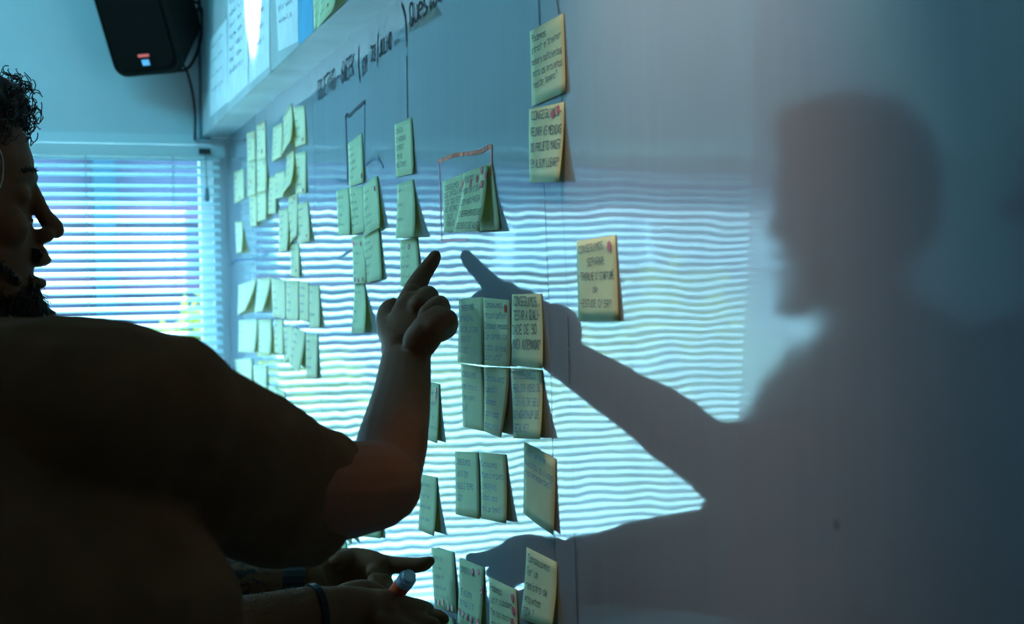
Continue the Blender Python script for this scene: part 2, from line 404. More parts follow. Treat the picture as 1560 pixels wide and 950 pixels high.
def leafy(name, c, r, n, label):
    e = empty(name, (c[0], c[1], gz)); tag(e, label, 'shrub', 'shrubs outside the window')
    MB().tube([(c[0], c[1], gz), (c[0]+0.03, c[1], c[2])], [0.03, 0.015], n=7).build('stem', M['bark'], e)
    mb = MB()
    for i in range(n):
        d = Vector((random.gauss(0, 1), random.gauss(0, 1), random.gauss(0, 1))).normalized()*random.uniform(0.55, 1)
        p0 = Vector((c[0]+d.x*r[0], c[1]+d.y*r[1], c[2]+d.z*r[2]))
        u = Vector((random.gauss(0, 1), random.gauss(0, 1), random.gauss(0, 1))).normalized(); v = u.orthogonal().normalized()
        s = random.uniform(0.03, 0.06)
        mb.add([p0-u*s, p0+v*s*.45, p0+u*s, p0-v*s*.45], [(0, 1, 2, 3)])
    f = mb.build('foliage', M['leaf'], e); f['kind'] = 'stuff'
for i, (x, y, z, rr, lab) in enumerate([(-0.62, 5.9, 0.80, 0.42, 'green shrub outside straight behind the pointing hand side of the window'),
        (0.45, 6.6, 1.0, 0.45, 'tall green shrub outside at the right end of the window'),
        (-1.5, 6.1, 0.75, 0.45, 'green shrub outside behind the bearded man'),
        (-2.6, 6.4, 0.95, 0.6, 'large green shrub outside at the left end of the window'),
        (-3.9, 6.2, 0.8, 0.6, 'green shrub outside seen only in the board reflection')]):
    leafy('garden_shrub', (x, y, z+0.12), (rr, rr*0.7, rr*1.1), 1500, lab)

# ------------------------------------------------------------------ board
ZT = P(343, 213).z          # underside of the cabinet
board = empty('whiteboard', (0, 1.9, 1.1)); tag(board, 'wall-wide glossy grey-blue whiteboard of joined sheets reflecting the blinds', 'whiteboard')
def yz(px, py, d=0.0):
    q = P(px, py, d); return q.y, q.z
def slab(name, poly, d0, d1, m):
    """poly: list of (y, z) on the board plane, ccw or cw"""
    n = len(poly)
    vs = [(-d1, y, z) for y, z in poly]+[(-d0, y, z) for y, z in poly]
    fs = [tuple(range(n)), tuple(range(2*n-1, n-1, -1))]+[(i, i+n, (i+1) % n+n, (i+1) % n) for i in range(n)]
    return obj(name, vs, fs, m, board)
ZB = 0.35
def edge(pts):   # pixel polyline -> yz, extended down to ZB and up to ZT
    e = [yz(*q) for q in pts]
    (ya, za), (yb, zb) = e[0], e[1]
    e[0] = (ya+(yb-ya)*(ZT-za)/(zb-za), ZT)
    (ya, za), (yb, zb) = e[-2], e[-1]
    e.append((yb+(yb-ya)*min(3, (ZB-zb)/(zb-za)), ZB)) if zb > ZB else None
    return e
S1 = edge([(475, 120), (480, 300), (488, 560)])
S2 = edge([(820, 0), (829, 280), (838, 500), (845, 812), (847, 900)])
S3 = edge([(1156, 0), (1150, 300), (1138, 520), (1122, 760), (1104, 950)])
g = 0.0007
def panel(A, B, dd=0.0, m=M['board']):
    """A = far edge polyline, B = near edge polyline, both top to bottom"""
    slab('panel', [(y-g, z) for y, z in A]+[(y+g, z) for y, z in reversed(B)], -0.011, dd, m)
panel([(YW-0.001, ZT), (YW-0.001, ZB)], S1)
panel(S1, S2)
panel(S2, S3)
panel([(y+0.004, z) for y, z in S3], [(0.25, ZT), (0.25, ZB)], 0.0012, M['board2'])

def ribbon(mb, pts, wd, fn, off=0.0):
    """pts in 2-D; fn maps 2-D to 3-D; flat stroke of width wd"""
    for i in range(len(pts)-1):
        a = Vector(pts[i]); b = Vector(pts[i+1]); d = b-a
        if d.length < 1e-9: continue
        d.normalize(); n = Vector((-d.y, d.x))*wd/2; e = d*wd*0.35
        q = [a-e+n, a-e-n, b+e-n, b+e+n]
        mb.add([fn(*x) for x in q], [(0, 1, 2, 3)])
FONT = {'A':'002640 1232','B':'000636453303 33423000','C':'453616050110304 1'.replace(' ',''),'D':'00062644422000','E':'46060040 0333','F':'460600 0333',
'G':'453616050110304323','H':'0006 4640 0343','I':'2620','J':'46413010 01'.replace(' ',''),'K':'0006 4602 0240'.replace('4602 0240','460340'),'L':'060040','M':'0006234640','N':'00064046',
'O':'100105163645413010','P':'00063645433303','Q':'100105163645413010 2240','R':'00063645433303 2340','S':'453616050413334241301001','T':'0646 2620',
'U':'060110304146','V':'062046','W':'0610243046','X':'0046 0640','Y':'062346 2320','Z':'06460040','2':'05163645440040','3':'051636453323 3342301001'.replace(' ',' '),
'6':'463604011030414233 1304'.replace('33 13','3313'),'a':'341403011030 3430','b':'06001030413403','c':'433414030110 30'.replace(' ',''),'d':'34140301103041 4640',
'e':'024243341403011030','f':'45361510 0434','g':'34140201303430 10'.replace(' 10',''),'i':'2420 2526','j':'24201000','k':'0600 0234 1240','l':'2620',
'm':'0004 03142320 23344340','n':'0004 0314344340','o':'140301103041433414','p':'0400 041434433201','q':'4440 343414030110','r':'0004 03143444',
's':'443414034 1301000'.replace(' ',''),'t':'26213041 0444','u':'040110304144 4440','v':'042044','x':'0044 0440','y':'0420 4400','z':'04440040','w':'0410243044','h':'0600 0314344340',
'?':'051636454423 2120','/':'0047','-':'0333','.':'2021',':':'2021 2324',',':'2110','(':'36140230','|':'2820','Ê':'46060040 0333 172837','ã':'341403011030 3430 0617263746','õ':'140301103041433414 06172637','^':'0555','\u00a8':'0535'}
def strokes(text, jit=0.25, rnd=random):
    out = []; x = 0.0
    for ch in text:
        if ch == ' ': x += 4.0; continue
        gl = FONT.get(ch)
        narrow = ch in 'Iil.:,|(/'
        sh = -1.2 if narrow else 0
        if gl:
            for st in gl.split(' '):
                if len(st) % 2: st = st[:-1]
                out.append([(x+sh+int(st[i])+rnd.uniform(-jit, jit), int(st[i+1])+rnd.uniform(-jit, jit)) for i in range(0, len(st), 2)])
        x += 3.4 if narrow else 5.4
    return out, x
def scribble(nch):
    """illegible handwriting: words of small zigzags"""
    out = []; x = 0.0; left = nch
    while left > 0:
        n = random.randint(2, 7); n = min(n, left); pts = []
        for i in range(n*2):
            pts.append((x, random.uniform(0, 1.5) if i % 2 else random.uniform(3.0, 5.6))); x += random.uniform(1.5, 2.9)
            if random.random() < 0.35 and len(pts) > 1: out.append(pts); pts = []
        if len(pts) > 1: out.append(pts)
        x += 3.0; left -= n+1
    return out, x

def write_board(text, a, b, hpx, wd, name='letter', m=M['ink'], d=0.0008):
    """one line from pixel a to pixel b, letters hpx high at the start"""
    A = P(*a); B = P(*b); Hh = (P(a[0], a[1]-hpx)-A).length
    st, wtot = strokes(text)
    mb = MB(); dv = (B-A)/wtot; uz = Vector((0, 0, Hh/6.0))
    def fn(x, y):
        q = A+dv*x/1.0+uz*y; q.x = -d; return q
    sx = dv.length; sy = Hh/6
    x = 0
    for ch in text:                       # every letter a piece of its own
        if ch == ' ': x += 4.0; continue
        st, wc = strokes(ch)
        mb = MB()
        for s in st:
            ribbon(mb, [((x+p[0])*sx, p[1]*sy) for p in s], wd, lambda X, Y: fn(X/sx, Y/sy))
        if mb.v: mb.build('letter', m, board)
        x += wc
def line_board(px, wd, name='marker_line', m=M['ink'], d=0.0007, sub=1):
    pts = []
    for i in range(len(px)-1):
        for s in range(sub):
            t = s/sub; pts.append((px[i][0]*(1-t)+px[i+1][0]*t, px[i][1]*(1-t)+px[i+1][1]*t))
    pts.append(px[-1][:2])
    q = [P(x, y) for x, y in pts]; q2 = [(v.y, v.z) for v in q]
    mb = MB(); ribbon(mb, q2, wd, lambda y, z: Vector((-d, y, z)))
    return mb.build(name, m, board)
write_board('OBJETIVO - 6WEEK', (485, 152), (541, 112), 28, 0.0036)
line_board([(547, 72), (546.5, 100), (549, 124)], 0.0055)
write_board('EM', (553, 115), (560, 107), 23, 0.0036)
write_board('23', (566, 93), (573, 92), 22, 0.0036)
line_board([(576, 53), (575, 100)], 0.0045)
write_board('JULHO)...', (578, 86), (610, 62), 22, 0.0036)
line_board([(613, 7), (618, 25), (620, 70)], 0.0055)
write_board('Questões', (625, 40), (684, -10), 33, 0.0040)
line_board([(620, 87), (621, 179)], 0.0032)
line_board([(849, 0), (852, 20)], 0.002); line_board([(856, 140), (857, 158)], 0.002)
line_board([(821, 0), (823, 42)], 0.0024)
line_board([(855, 270), (862, 380), (866, 470)], 0.0006)
line_board([(866, 482), (867, 528)], 0.002); line_board([(867, 534), (868.5, 584)], 0.002)
line_board([(869, 600), (875, 760)], 0.0004); line_board([(876, 812), (881, 950)], 0.002)
line_board([(580, 250), (588, 360), (588, 440)], 0.0006, m=M['inkb'])
line_board([(530, 280), (527, 178), (529, 174), (532, 177), (545, 164), (556, 155)], 0.0055, 'drawn_box')
line_board([(556, 155), (555, 250), (556, 252), (566, 243), (577, 241), (584, 255)], 0.0045, 'drawn_box', M['inkb'])
line_board([(512, 273), (522, 276), (529, 275)], 0.0045, 'drawn_line', M['inkb'])
line_board([(515, 394), (534, 382)], 0.0045, 'drawn_line', M['inkb'])
line_board([(353, 402), (360, 396), (375, 395), (392, 394), (408, 386)], 0.005, 'drawn_line', M['inkb'])
line_board([(669, 246), (690, 237), (700, 235), (722, 233), (735, 230), (748, 222)], 0.0050, 'orange_marker_line', M['inko'], sub=3)
line_board([(749, 222), (750, 290), (750, 351)], 0.0045, 'orange_marker_line', M['inko'])
line_board([(669, 246), (671, 300), (673, 366)], 0.003, 'pink_marker_line', M['inkp'])
line_board([(673, 366), (712, 365)], 0.003, 'pink_marker_line', M['inkp'])
line_board([(622, 240), (625, 330)], 0.0008, m=M['inkb'])

# ------------------------------------------------------------------ cabinet over the board
DC = 0.06
cabn = empty('wall_cabinet', (-DC/2, 1.9, ZT)); tag(cabn, 'shallow grey wall cabinet running above the whiteboard with taped papers', 'cabinet')
yc = YW-0.004
MB().box((-DC+0.006, 0.3, ZT+0.001), (0.011, yc, 2.75)).build('body', M['cab'], cabn)
MB().box((-DC, 0.3, ZT), (0.010, yc, ZT+0.0009)).build('bottom_panel', M['cab'], cabn)
ysplit = P(412, 80, DC).y
for y0, y1 in ((0.3, 1.5), (1.504, ysplit-0.002), (ysplit+0.002, yc)):
    MB().box((-DC, y0, ZT+0.002), (-DC+0.005, y1, 2.75)).build('door', M['cab'], cabn)
def paper(name, px, m, d, label, cat='paper', group=None, lines=0, curl=0.0):
    a, b, c, e = [P(q[0], q[1], d+(curl if i > 1 else 0)) for i, q in enumerate(px)]
    N = 6; vs = []
    for j in range(N+1):
        for i in range(N+1):
            u, v = i/N, j/N
            q = (a*(1-u)+b*u)*(1-v)+(e*(1-u)+c*u)*v
            q = Vector((-(d+curl*v*v), q.y, q.z)); vs.append(q)
    fs = [(j*(N+1)+i, j*(N+1)+i+1, (j+1)*(N+1)+i+1, (j+1)*(N+1)+i) for j in range(N) for i in range(N)]
    k = len(vs); vs2 = vs+[v+Vector((0.0003, 0, 0)) for v in vs]
    o = obj(name, vs2, fs+[tuple(x+k for x in reversed(f)) for f in fs], m); tag(o, label, cat, group)
    if lines:
        mb = MB()
        for L_ in range(lines):
            st, wt = scribble(random.randint(8, 14)); v0 = 0.15+0.75*L_/lines
            def fn(x, y):
                q = (a*(1-x)+b*x)*(1-y)+(e*(1-x)+c*x)*y; return Vector((-(d+curl*y*y+0.0006), q.y, q.z))
            for s in st: ribbon(mb, [(0.12+x/wt*0.7, v0-y*0.008) for x, y in s], 0.008, fn)
        mb.build('handwriting', M['inkb'], o)['kind'] = 'stuff'
    return o
d1 = DC+0.0006
paper('paper_sheet', [(320, 62), (345, 28), (347, 155), (320, 178)], M['sheet'], d1, 'white paper sheet on cabinet at its far left end by the corner', lines=4)
paper('paper_sheet', [(347, -55), (376, -90), (378, 128), (347, 157)], M['sheet'], d1+.0006, 'white paper sheet on cabinet, second from the corner, dark handwriting', lines=9)
paper('paper_sheet', [(378, -90), (410, -120), (410, 101), (379, 128)], M['sheet'], d1, 'white paper sheet on cabinet catching the bright white light streak', lines=7)
paper('paper_sheet', [(414, -120), (452, -160), (454, 63), (424, 78)], M['sheet'], d1, 'white paper sheet on cabinet right of the bright streak and seam', lines=8)
paper('paper_sheet', [(453, -60), (473, -90), (477, 48), (455, 69)], M['blue'], d1, 'blue paper sheet on cabinet beside the yellow notes', lines=2)

# ------------------------------------------------------------------ sticky notes
def note(px, liftR=3, liftL=2, text=None, lines=0, dots=(), label='', m='note', group=None, ink='ink', hmm=6.5, v0=0.13, dv=None, base=0.0009, tl=0, top=0, u0=0.07):
    """px: TL, TR, BR, BL pixels; lifts of the lower corners off the board in mm; tl = lift of the top left corner"""
    d = [base+top*1e-3+tl*1e-3, base+top*1e-3, base+liftR*1e-3, base+liftL*1e-3]
    a, b, c, e = [P(q[0], q[1], d[i]) for i, q in enumerate(px)]
    W = ((b-a).length+(c-e).length)/2; H = ((e-a).length+(c-b).length)/2
    def S(u, v, off=0.0):
        u = min(1, max(0, u)); v = min(1, max(0, v))
        q = (a*(1-u)+b*u)*(1-v)+(e*(1-u)+c*u)*v
        dt = d[0]*(1-u)**2+d[1]*(1-(1-u)**2); db = d[3]*(1-u)+d[2]*u
        bow = 0.0012*math.sin(math.pi*u)*v*(1 if (liftL+liftR) > 3 else 0.3)
        q.x = -(dt+(db-dt)*v**1.7+bow+off); return q
    N = 7; vs = []
    for j in range(N+1):
        for i in range(N+1): vs.append(S(i/N, j/N))
    fs = [(j*(N+1)+i, (j+1)*(N+1)+i, (j+1)*(N+1)+i+1, j*(N+1)+i+1) for j in range(N) for i in range(N)]
    k = len(vs); vs += [v+Vector((0.00025, 0, 0)) for v in vs]
    rim = [i for i in range(N+1)]+[(j+1)*(N+1)-1 for j in range(1, N+1)]+[N*(N+1)+i for i in range(N-1, -1, -1)]+[j*(N+1) for j in range(N-1, 0, -1)]
    fs2 = fs+[tuple(x+k for x in reversed(f)) for f in fs]+[(rim[i], rim[(i+1) % len(rim)], rim[(i+1) % len(rim)]+k, rim[i]+k) for i in range(len(rim))]
    o = obj('sticky_note', vs, fs2, M[m]); tag(o, label, 'sticky note', group)
    o.data.polygons.foreach_set('use_smooth', [True]*len(o.data.polygons))
    rows = text if text else [None]*lines
    if rows:
        mb = MB(); n = len(rows); step = dv if dv else (0.80/max(n, 3))
        for i, t in enumerate(rows):
            st, wt = strokes(t, 0.3) if t is not None else scribble(random.randint(7, 13))
            sc_ = hmm*1e-3/6; sx = min(sc_*0.95, (1-u0-0.05)*W/wt)
            vb = v0+step*i+hmm*1e-3/H*0.8; uu = u0+random.uniform(-.01, .02)
            sl = random.uniform(-.02, .03)
            if t and t.strip() == 'de': uu = 0.42
            if t and t.startswith('  '): uu = 0.2
            for s in st:
                q = [(uu*W+x*sx, vb*H-y*sc_-x*sx*sl) for x, y in s]
                ribbon(mb, q, hmm*1e-3*(0.15 if m == 'noteb' else 0.10), lambda X, Y: S(X/W, Y/H, 0.0005))
        mb.build('handwriting', M[ink], o)['kind'] = 'stuff'
    for dd in dots:
        u, v, r = dd[:3]; mm = dd[3] if len(dd) > 3 else 'red'
        cc = []
        for j in range(12):
            t = 2*math.pi*j/12; cc.append(S(u+r*1e-3/W*math.cos(t), v+r*1e-3/H*math.sin(t), 0.0009))
        cc2 = [q+Vector((0.0003, 0, 0)) for q in cc]
        obj('sticker_dot', cc+cc2, [tuple(range(11, -1, -1)), tuple(range(12, 24))]+[(j, (j+1) % 12, (j+1) % 12+12, j+12) for j in range(12)], M[mm], o)
    return o

G1, G2, G3, G4 = 'far cluster of sticky notes by the window', 'sticky notes in the middle column', 'large block of sticky notes', 'bottom row of sticky notes'
# -- near column
note([(807,48),(858,20),(861,140),(810,162)], 2, 1, ['Podemos','atrair e treinar','makers suficientes','para os projetos','neste tempo?'], label='top yellow note beginning Podemos, highest on the near seam', hmm=6.8, v0=.09, dv=.155, group='notes on the near seam')
note([(806,166),(859,155),(851,277),(807,278)], 8, 1, ['CONSEGUIMOS-','REUNIR AS MEDIDAS','DO PROJETO MAKER','EM ALGUM LUGAR?'], dots=[(.69,.13,4.3),(.84,.08,4.3)], label='yellow note with two red dots hanging below the Podemos note', hmm=8.2, v0=.07, dv=.215, tl=4, group='notes on the near seam')
note([(878,367),(937,358),(942,489),(881,489)], 2, 0.5, ['CONSEGUIMOS:','  SEPARAR:','-TRABALHE C/ STARTUPÊ','de','-ESTUDE C/ SR?'], dots=[(.86,.12,4.6)], label='lone yellow note with one red dot right of the near seam', hmm=6.6, v0=.09, dv=.165)
# -- the flared pair in the orange drawn box
note([(674,277),(722,257),(718,350),(676,354)], 3, 1, ['CONSEGUIMOS','QUE CARTOLA NAO','FICO TODO FEITO','QUE INTERNO','O SALDO','TRABALHO'], dots=[(.72,.18,4.6)], label='flat yellow note on the left inside the orange drawn box', hmm=6.2, v0=.12, dv=.14)
note([(706,264),(742,250),(729,352),(690,354)], 14, 12, ['PODEMOS','MONITOR O DIA','ZEM NAO PASSA','O SERRAMENTO DE','DOCUMENTO DE ALGO'], dots=[(.35,.20,4.6),(.62,.17,4.6),(.80,.06,4.6),(.97,.17,4.6),(.83,.28,4.6),(-.02,.18,6.0,'pink')], label='flared yellow note with a cluster of red dots in orange box', hmm=6.6, v0=.10, dv=.19, base=0.004)
note([(738,251),(749,248),(762,349),(731,352)], 1.0, 1.0, label='plain back sheet under the flared note in the orange box', base=0.0006)
# -- far middle column
note([(530,219),(551,202),(554,277),(532,285)], 2, 1, lines=5, dots=[(.9,.86,4.2)], label='yellow note inside the tall blue drawn shape, red dot low right', group=G2)
note([(512,291),(531,286),(533,358),(515,359)], 6, 2, lines=4, label='yellow note at the left of the three below the drawn shape', group=G2)
note([(532,286),(553,283),(556,353),(536,358)], 3, 2, lines=5, label='yellow note in the middle of the three below the drawn shape', group=G2)
note([(553,283),(574,267),(579,346),(554,361)], 5, 2, lines=5, dots=[(.82,.22,4.2)], label='yellow note at the right of three below drawn shape, one red dot', group=G2, base=.0016)
note([(536,361),(555,357),(558,431),(538,432)], 5, 3, lines=4, dots=[(.1,.14,4.4,'pink'),(.7,.18,4),(.2,.92,3.6),(.5,.94,3.6),(.8,.92,3.6)], label='yellow note with a bright pink dot and red dots along its foot', group=G2)
note([(553,362),(577,347),(582,425),(557,432)], 2, 3, lines=5, label='yellow note with a dark curl right of the pink-dotted note', group=G2, base=.0016)
note([(540,433),(555,432),(555,507),(535,507)], 12, 4, lines=4, dots=[(.08,.93,3.5)], label='narrow lifted yellow note lowest in the middle column', group=G2)
note([(601,190),(627,179),(630,264),(603,270)], 2, 1, ['CONSEGUI','DE AGENDAR','OS MEUS?','TIPO DE','MEU TEMPO?'], label='yellow note on the thin line, highest above the pointing hand', hmm=6.2, v0=.12, dv=.16)
note([(605,281),(629,273),(631,361),(602,363)], 10, 5, lines=3, label='curled yellow note under the highest one above pointing hand', v0=.1)
note([(609,367),(635,360),(640,440),(610,436)], 3, 1, lines=4, dots=[(.55,.16,4.3)], label='yellow note with one red dot just behind the pointing hand')
# -- block of six
note([(699,455),(736,452),(737,556),(697,551)], 2, 1, ['CONSEGUIMOS','UM MATERIAL','QUE DA LEITURA','RESULTA E','O VIDEO?'], label='yellow note at the top left of the six-note block', group=G3, ink='inkb', hmm=6.2, dv=.16)
note([(736,453),(776,457),(777,559),(737,556)], 3, 1, ['Conseguimos...','trazer/definir','Conseguir pessoas','Com agenda ate','a data de pico','do projeto?'], dots=[(.86,.13,4.6)], label='yellow note with one red dot, top middle of the block', group=G3, ink='inkb', hmm=6.8, v0=.07, dv=.155)
note([(780,448),(824,447),(826,561),(778,556)], 6, 1, ['CONSEGUIMOS..','TESTAR A QUALI-','DADE DE SO','MARCAÇAO/DEMANDA?'], label='top right note of the block, bold dark capitals', group=G3, hmm=9.5, v0=.06, dv=.20)
note([(702,554),(736,559),(738,657),(705,649)], 3, 1, ['CONSEGUIMOS','uma historia','com o mapa','Sul?'], label='yellow note at the bottom left of the six-note block', group=G3, ink='inkb', hmm=6.0, dv=.18)
note([(737,559),(776,560),(763,666),(737,656)], 9, 4, ['Conseguimos','subsidio','Sabemos','sobre isso','os projetos'], label='curled yellow note bottom middle of the six-note block', group=G3, ink='inkb', hmm=6.8, dv=.18)
note([(778,561),(825,563),(822,669),(782,667)], 9, 3, ['CONSEGUIMOS','REALIZAR VIDEO DE','COISAS DE SEU','DE WORKSHOP DE','DETALHE?'], label='lifted yellow note bottom right of the block, first word underlined', group=G3, ink='inkb', hmm=7.8, v0=.06, dv=.19)
# -- lower notes
note([(650,581),(669,585),(666,675),(649,668)], 5, 2, lines=4, dots=[(.75,.12,4.2),(.72,.25,4.2)], label='yellow note with two faint dots right behind the forearm', ink='inkb')
note([(641,722),(665,727),(661,816),(637,806)], 8, 2, lines=4, label='yellow note near the elbow on the lower board', ink='inkb')
note([(693,687),(728,689),(730,790),(694,783)], 3, 1, ['CONSEGUIMOS','DAR O TOM','DAQUELE TEMPO','TODO?'], label='left note of the pair below the six-note block', ink='inkb', dv=.19, group='pair below the block')
note([(731,689),(770,692),(771,797),(733,789)], 6, 2, ['Conseguimos','fazer o projeto','E MATERIAIS','Entao vamos','Mais um tempo?'], label='right note of the pair below the six-note block', ink='inkb', dv=.17, group='pair below the block')
note([(798,673),(846,699),(843,815),(797,781)], 3, 1, ['Usar um time','buscando os alunos','nao presentes?'], label='slanted yellow note on the near seam right of the pair', ink='inkb', v0=.08, dv=.14, top=0)
# -- bottom row
note([(657,833),(691,841),(695,934),(662,923)], 3, 1, lines=5, dots=[(.08,.90,3.6),(.27,.90,3.6),(.48,.88,3.9),(.70,.94,3.6),(.86,.93,3.9)], label='bottom yellow note touched by the lower pointing finger', ink='inkb', tl=3, group=G4)
note([(700,849),(737,864),(731,965),(697,948)], 6, 2, ['CONSEGUIMOS','  ','TE ALGUMA','DO FINAL E O','NOSSO PROJETO'], dots=[(.58,.13,4.2),(.80,.10,4.2),(.95,.36,4.0),(.08,.80,4.2),(.27,.82,4.2),(.47,.84,4.2),(.68,.86,4.2),(.90,.84,4.2)], label='bottom row note with a row of red dots along its foot', ink='inkb', dv=.17, group=G4)
note([(745,878),(786,898),(788,1000),(746,985)], 5, 1, ['Podemos','abrir cidadoes','fim nos locais','projetos'], dots=[(.87,.15,5),(.89,.34,5),(.85,.52,5)], label='lowest note beginning Podemos, red dots down its right side', hmm=7, v0=.10, dv=.17, group=G4)
note([(802,833),(848,856),(840,958),(793,941)], 9, 5, ['Conseguimos','Ter um','registro de','projetos','FODA ?'], label='rightmost yellow note of the bottom row beside the near seam', hmm=7.5, v0=.09, dv=.19, group=G4)
note([(662,927),(692,944),(692,1010),(662,1000)], 2, 1, label='blank note corner just under the touched bottom note', group=G4)
note([(508,752),(536,756),(536,829),(512,806)], 6, 2, lines=4, label='yellow note peeking out under the upper arm at the left', ink='inkb')
note([(537,752),(580,750),(580,820),(538,815)], 3, 1, lines=4, label='wide yellow note peeking out under the upper arm', ink='inkb')
note([(505,826),(526,823),(528,856),(506,850)], 4, 1, lines=2, label='small yellow note just above the open palm', ink='inkb')
# -- far cluster
far = [
 ([(376,203),(388,199),(389,243),(377,246)],2,1,4,[(.8,.2,3.5)],'topmost note of the far column nearest the corner'),
 ([(377,246),(389,243),(389,297),(377,299)],3,1,4,[(.7,.2,4),(.5,.6,4)],'second note of the far column nearest the corner'),
 ([(391,190),(404,184),(405,240),(391,243)],2,1,4,[(.8,.2,3.5),(.6,.8,5)],'topmost note of the second far column, red mark at its foot'),
 ([(391,243),(405,240),(405,290),(391,293)],8,2,4,[(.8,.15,3.5)],'second note down in the second far column, lifted edge'),
 ([(391,293),(405,287),(405,334),(392,338)],8,2,3,[],'third note down in the second far column'),
 ([(380,298),(390,295),(391,344),(381,345)],5,1,3,[(.5,.8,3.5)],'lowest note of the far column nearest the corner'),
 ([(356,263),(371,256),(372,302),(357,310)],2,1,4,[(.2,.2,4.5),(.6,.9,4)],'far note beside the window edge with a red dot top left'),
 ([(416,194),(430,186),(429,238),(414,247)],7,1,5,[],'far note high on the board left of the curled one'),
 ([(431,180),(444,157),(443,214),(430,235)],14,8,4,[],'strongly curled far note with a peaked top corner'),
 ([(447,163),(464,160),(466,219),(450,224)],2,1,4,[(.75,.86,4)],'upper right far note next to the board seam'),
 ([(450,234),(466,230),(466,294),(451,296)],2,1,4,[(.75,.92,4)],'second far note down next to the board seam'),
 ([(437,236),(447,226),(443,280),(429,298)],16,10,4,[],'curled far note with a deep olive shadow'),
 ([(410,271),(421,266),(420,325),(408,326)],4,1,5,[],'far note left of the twisted pair'),
 ([(419,264),(433,260),(431,300),(419,303)],12,2,3,[],'twisted far note above the blurred gap'),
 ([(425,320),(439,316),(437,382),(424,384)],10,2,5,[],'far note with a long dark lifted edge'),
 ([(439,300),(453,294),(453,358),(440,375)],3,1,4,[(.7,.1,3.5)],'left of the two overlapping notes by the seam'),
 ([(453,311),(469,306),(472,367),(454,372)],4,1,4,[(.8,.85,3.5)],'right of the two overlapping notes by the seam'),
 ([(442,373),(455,370),(456,423),(443,420)],3,1,3,[(.7,.8,3)],'single far note under the overlapping pair'),
 ([(358,338),(369,337),(368,384),(360,386)],10,2,3,[],'lone far note beside the window edge at mid height'),
 ([(363,434),(391,424),(373,473),(362,480)],16,3,3,[],'strongly twisted note, first of the upper low row'),
 ([(392,424),(413,422),(400,474),(388,476)],14,6,4,[],'twisted note, second of the upper low row'),
 ([(413,423),(435,427),(436,486),(416,482)],2,1,4,[],'flat note, third of the upper low row'),
 ([(436,427),(455,427),(455,489),(436,486)],3,1,4,[],'flat note, fourth of the upper low row'),
 ([(456,428),(470,430),(471,491),(456,488)],2,1,4,[],'flat note, fifth of the upper low row'),
 ([(471,434),(486,435),(487,499),(471,498)],4,1,3,[],'flat note, last of the upper low row'),
 ([(364,488),(393,486),(388,537),(363,536)],8,2,4,[],'first wide note of the lower low row'),
 ([(394,486),(413,486),(412,541),(394,537)],10,1,5,[],'second note of the lower low row'),
 ([(417,487),(431,486),(431,541),(418,537)],5,1,4,[],'third note of the lower low row'),
 ([(432,498),(446,496),(446,546),(432,552)],3,1,4,[],'fourth note of the lower low row'),
 ([(447,498),(465,506),(455,567),(440,553)],12,6,4,[],'twisted fifth note of the lower low row'),
 ([(466,509),(484,509),(483,577),(466,574)],3,1,4,[],'last note of the lower low row'),
 ([(357,547),(385,545),(384,584),(362,584)],2,1,4,[],'note just above the shoulder nearest the window'),
 ([(386,556),(407,556),(406,607),(388,600)],4,1,4,[],'second note just above the pointing man\'s shoulder'),
 ([(407,586),(420,588),(432,626),(408,618)],4,1,3,[],'third note above the shoulder, cut by the sleeve'),
 ([(421,592),(434,596),(434,640),(422,630)],3,1,3,[],'last note above the shoulder, by the sleeve fold')]
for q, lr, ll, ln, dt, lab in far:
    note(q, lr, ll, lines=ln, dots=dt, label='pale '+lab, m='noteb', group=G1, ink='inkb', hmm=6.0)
# yellow notes on the cabinet face
note([(477,-30),(498,-55),(499,25),(478,45)], 2, 1, lines=4, label='flat yellow note on the cabinet beside the blue sheet', base=DC+0.001)
note([(490,-40),(512,-60),(509,14),(483,46)], 16, 6, lines=4, dots=[(.6,.75,3.5)], label='curled yellow note at the right end of the cabinet papers', base=DC+0.002)

# ------------------------------------------------------------------ speaker
spk_o = Q(228, 116, 3.355)
spk = empty('wall_speaker', spk_o); tag(spk, 'black wall loudspeaker tilted down in the corner above the window', 'speaker')
RS = Matrix.Translation(spk_o) @ Matrix.Rotation(math.radians(-38), 4, 'Z') @ Matrix.Rotation(math.radians(27), 4, 'X')
def rbox(w, h, y0, y1, r, taper=1.0):
    rings = []
    for y, f in ((y0, 0.94), (y0+0.008, 1.0), ((y0+y1)/2, (1+taper)/2), (y1-0.006, taper), (y1, taper*0.95)):
        ring = []
        for cx, cz, a0 in ((w/2-r, h-r, 0), (-w/2+r, h-r, 90), (-w/2+r, r, 180), (w/2-r, r, 270)):
            for k in range(6):
                a = math.radians(a0+k*18)
                ring.append(Vector(((cx+r*math.cos(a))*f, y, (cz+r*math.sin(a)-h/2)*f+h/2)))
        rings.append(ring)
    return MB().loft(rings)
rbox(0.185, 0.33, 0, 0.17, 0.03, 0.72).xf(RS).build('cabinet_shell', M['black'], spk)
rbox(0.165, 0.305, -0.006, 0.004, 0.028).xf(RS @ Matrix.Translation((0, 0, 0.0125))).build('grille', M['grille'], spk)
MB().box((-0.014, -0.0085, 0.048), (0.014, -0.0055, 0.054)).xf(RS @ Matrix.Translation((0.004, 0, 0))).build('red_badge', M['badge_r'], spk)['label'] = 'small red bar badge'
MB().box((-0.008, -0.0085, 0.028), (0.010, -0.0055, 0.041)).xf(RS @ Matrix.Translation((0.004, 0, 0))).build('blue_badge', M['badge_b'], spk)['label'] = 'small blue square badge'
bk = RS @ Vector((0, 0.16, 0.17))
